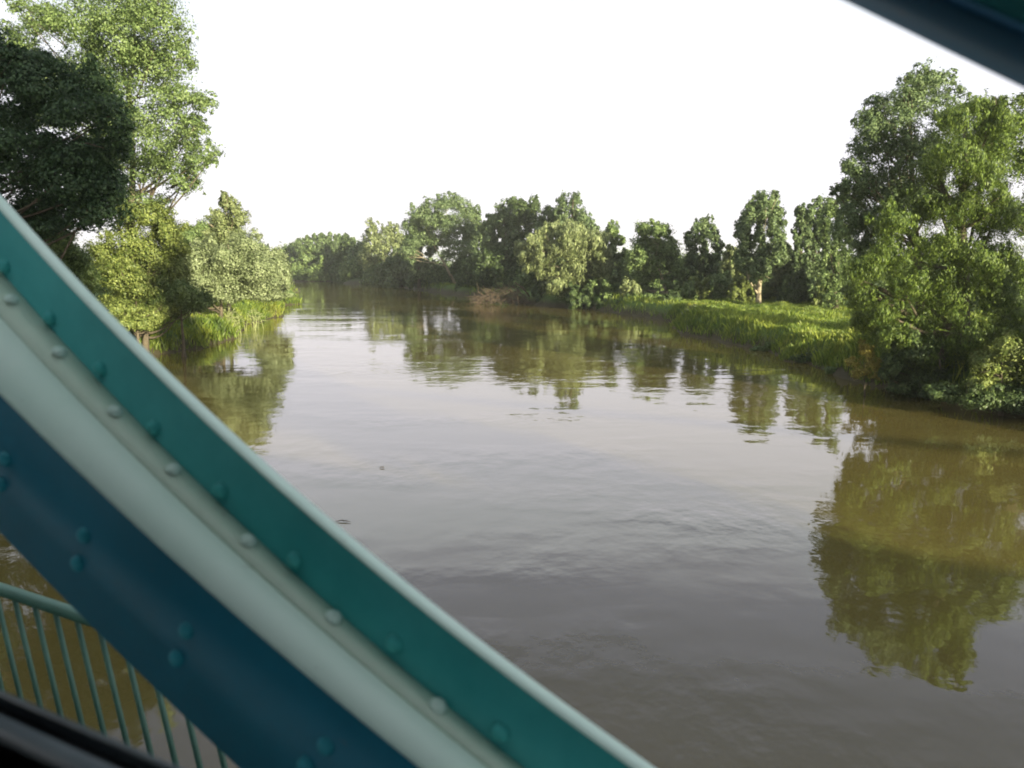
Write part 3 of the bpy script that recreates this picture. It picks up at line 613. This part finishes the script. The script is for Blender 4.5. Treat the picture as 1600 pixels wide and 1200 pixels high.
for px, py in [(18,466),(93,551),(180,638),(271,734),(388,843),(521,966),(684,1099)]:
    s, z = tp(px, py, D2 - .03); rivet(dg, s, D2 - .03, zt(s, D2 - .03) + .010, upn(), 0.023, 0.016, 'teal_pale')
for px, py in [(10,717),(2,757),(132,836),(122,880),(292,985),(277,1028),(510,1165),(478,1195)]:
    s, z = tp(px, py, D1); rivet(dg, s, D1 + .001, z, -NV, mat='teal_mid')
# second, parallel girder high on the right: its lower edge passes the photo's upper right corner
E1, E2 = 1.30, 1.65
def line(p0, p1, D):
    (sa_, za_), (sb_, zb_) = tp(*p0, D), tp(*p1, D); return lambda s: za_ + (zb_ - za_) * (s - sa_) / (sb_ - sa_)
g_far, g_near = line((1350, 0), (1600, 121), E2), line((1510, 0), (1600, 40), E1)
S2 = np.linspace(-8.5, 5.5, 40); mb = MB()
sweep(mb, S2, lambda s: [(E1, g_near(s) + .002), (E1 + .016, g_near(s) + .002), (E1 + .016, g_near(s) + .42), (E1, g_near(s) + .42)])
sweep(mb, S2, lambda s: [(E2 - .016, g_near(s) + .002), (E2, g_far(s) + .002), (E2, g_far(s) + .42), (E2 - .016, g_near(s) + .42)])
dg2 = mb.build('diagonal_girder', M['teal'], bridge, off=BO); dg2['label'] = 'dark blurred girder across the upper right corner of the picture'
mb = MB(); sweep(mb, S2, lambda s: [(E1 - .001, g_near(s) - .016), (E2 + .001, g_far(s) - .016), (E2 + .001, g_far(s)), (E1 - .001, g_near(s))])
mb.build('bottom_plate', M['blue_dark'], dg2).location = -BO
for q in range(6):
    s = -1.3 + q * .5; rivet(dg2, s, E1 + .001, float(g_near(s)) + .08, -NV)
for zc, hh_, nm in ((7.6, .5, 'top_chord'), (-2.6, .55, 'bottom_chord')):
    mb = MB()
    for a_, b_ in ((D1 + .02, D1 + .04), (D2 + .05, D2 + .07)):
        mb.box8([T(-45, a_, zc - hh_/2), T(90, a_, zc - hh_/2), T(90, b_, zc - hh_/2), T(-45, b_, zc - hh_/2), T(-45, a_, zc + hh_/2), T(90, a_, zc + hh_/2), T(90, b_, zc + hh_/2), T(-45, b_, zc + hh_/2)])
    mb.box8([T(-45, D1, zc + hh_/2 + .002), T(90, D1, zc + hh_/2 + .002), T(90, D2 + .09, zc + hh_/2 + .002), T(-45, D2 + .09, zc + hh_/2 + .002), T(-45, D1, zc + hh_/2 + .02), T(90, D1, zc + hh_/2 + .02), T(90, D2 + .09, zc + hh_/2 + .02), T(-45, D2 + .09, zc + hh_/2 + .02)])
    mb.build(nm, M['teal'], bridge, off=BO)
mb = MB()
mb.box8([T(-45, -4.2, -3.3), T(90, -4.2, -3.3), T(90, 1.3, -3.3), T(-45, 1.3, -3.3), T(-45, -4.2, -2.9), T(90, -4.2, -2.9), T(90, 1.3, -2.9), T(-45, 1.3, -2.9)])
mb.build('deck', M['deck'], bridge, off=BO)
mb = MB()
mb.box8([T(-45, 1.75, -3.12), T(90, 1.75, -3.12), T(90, 2.72, -3.12), T(-45, 2.72, -3.12), T(-45, 1.75, -3.04), T(90, 1.75, -3.04), T(90, 2.72, -3.04), T(-45, 2.72, -3.04)])
mb.build('walkway', M['deck'], bridge, off=BO)

# railing
DR = 2.75
s0, z0 = tp(60, 934, DR)
rail = tag(empty('railing', T(s0, DR, -3.04)), 'green metal railing with thin upright bars beyond the girder at lower left', 'railing'); RO = np.array(rail.location)
mb = MB(); zr = z0
mb.box8([T(-40, DR - .03, zr - .05), T(30, DR - .03, zr - .05), T(30, DR + .03, zr - .05), T(-40, DR + .03, zr - .05), T(-40, DR - .03, zr), T(30, DR - .03, zr), T(30, DR + .03, zr), T(-40, DR + .03, zr)])
mb.build('handrail', M['rail'], rail, off=RO)
sa, za = tp(24, 950, DR); sb, zb = tp(61, 1105, DR); lean = (sb - sa) / (za - zb)
s1_, _ = tp(119, 977, DR); s2_, _ = tp(22, 942, DR); sp = (s1_ - s2_) / 3
mb = MB(); r_ = .011; zt_ = zr - .051; zb_ = -2.98
mb.box8([T(-r_, -r_, 0) - T(0,0,0) + 0, T(r_, -r_, 0) - T(0,0,0), T(r_, r_, 0) - T(0,0,0), T(-r_, r_, 0) - T(0,0,0),
         *[T(a_ , b_, zt_ - zb_) - T(0,0,0) - SV * lean * (zt_ - zb_) for a_, b_ in ((-r_, -r_), (r_, -r_), (r_, r_), (-r_, r_))]])
bar = mb.build('baluster', M['rail'], rail)
for i in range(-22, 46):
    o = bar if i == -22 else bar.copy()
    if i != -22: COL.objects.link(o)
    o.location = Vector(T(sa + i * sp + lean * (zt_ - zb_), DR, zb_) - RO)
mb = MB()
mb.box8([T(-40, DR - .02, -3.035), T(30, DR - .02, -3.035), T(30, DR + .02, -3.035), T(-40, DR + .02, -3.035), T(-40, DR - .02, -2.98), T(30, DR - .02, -2.98), T(30, DR + .02, -2.98), T(-40, DR + .02, -2.98)])
mb.build('bottom_rail', M['rail'], rail, off=RO)

# carriage the photograph is taken from
DW = 0.80
zs = tp(0, 1085, DW)[1]
car = tag(empty('train_carriage', T(0, -0.6, -2.3)), 'dark train carriage with an open window whose metal sill shows at the bottom left corner', 'train'); CO = np.array(car.location)
def bx(mb, s0, s1, n0, n1, z0, z1):
    mb.box8([T(s0, n0, z0), T(s1, n0, z0), T(s1, n1, z0), T(s0, n1, z0), T(s0, n0, z1), T(s1, n0, z1), T(s1, n1, z1), T(s0, n1, z1)])
WS0, WS1, WT = -2.1, 0.55, 0.72
mb = MB(); wi, wo = DW - .05, DW + .01
zsill = zs - .03
bx(mb, -44, 88, wi, wo, -2.1, zsill); bx(mb, -44, 88, wi, wo, WT, 1.55); bx(mb, -44, WS0, wi, wo, zsill, WT); bx(mb, WS1, 88, wi, wo, zsill, WT)
bx(mb, -44, 88, -2.1, -2.05, -2.1, 1.55); bx(mb, -44, -43.95, -2.05, wi, -2.1, 1.55); bx(mb, 87.95, 88, -2.05, wi, -2.1, 1.55)
mb.build('body', M['train'], car, off=CO)
mb = MB(); ko, kq = wo + .002, wo + .022
bx(mb, -44, 88, ko, kq, -2.1, zsill - .012); bx(mb, -44, 88, ko, kq, WT, 1.55); bx(mb, -44, WS0, ko, kq, zsill - .01, WT - .002); bx(mb, WS1, 88, ko, kq, zsill - .01, WT - .002)
mb.build('outer_skin', M['skin'], car, off=CO)  # layer added outside the dark lining as a reflector for the girder
mb = MB(); S_ = [(-2.1, 1.552), (-1.9, 1.68), (-.65, 1.78), (.6, 1.68), (.81, 1.552)]
for (a_, za_), (b_, zb_2) in zip(S_[:-1], S_[1:]):
    mb.box8([T(-44, a_, za_), T(88, a_, za_), T(88, b_, zb_2), T(-44, b_, zb_2), T(-44, a_, za_ + .04), T(88, a_, za_ + .04), T(88, b_, zb_2 + .04), T(-44, b_, zb_2 + .04)])
mb.build('roof', M['train'], car, off=CO)
mb = MB(); bx(mb, -44, 88, -2.04, wi - .003, -1.75, -1.65); mb.build('floor', M['train'], car, off=CO)
# sill: outer lip, black groove, inner rail
mb = MB(); bx(mb, WS0, WS1, DW - .004, DW + .010, zsill + .001, zs)
zi = tp(0, 1116, DW - .055)[1]; bx(mb, WS0, WS1, DW - .105, DW - .055, zsill - .05, zi)
mb.build('window_sill', M['alu'], car, off=CO)
mb = MB()
for a_, b_ in ((WS0 + .001, WS0 + .04), (WS1 - .04, WS1 - .001)): bx(mb, a_, b_, DW - .04, DW + .008, zs + .001, WT - .001)
bx(mb, WS0 + .041, WS1 - .041, DW - .04, DW + .008, WT - .04, WT - .002)
mb.build('window_frame', M['alu'], car, off=CO)

# thin evening air between the bridge and the far bend
mh = bpy.data.materials.new('haze'); mh.use_nodes = True; nh = mh.node_tree
nh.nodes.remove(nh.nodes['Principled BSDF']); pv = nh.nodes.new('ShaderNodeVolumePrincipled')
pv.inputs['Color'].default_value = (0.92, 0.94, 0.95, 1); pv.inputs['Density'].default_value = 0.00022; pv.inputs['Anisotropy'].default_value = 0.0
nh.links.new(pv.outputs[0], nh.nodes['Material Output'].inputs['Volume'])
mb = MB(); mb.box8([(-1900,-1000,-2.6),(1900,-1000,-2.6),(1900,3200,-2.6),(-1900,3200,-2.6),(-1900,-1000,46),(1900,-1000,46),(1900,3200,46),(-1900,3200,46)])
tag(mb.build('haze', mh), 'thin pale evening haze over the river and far trees', 'haze', kind='stuff')
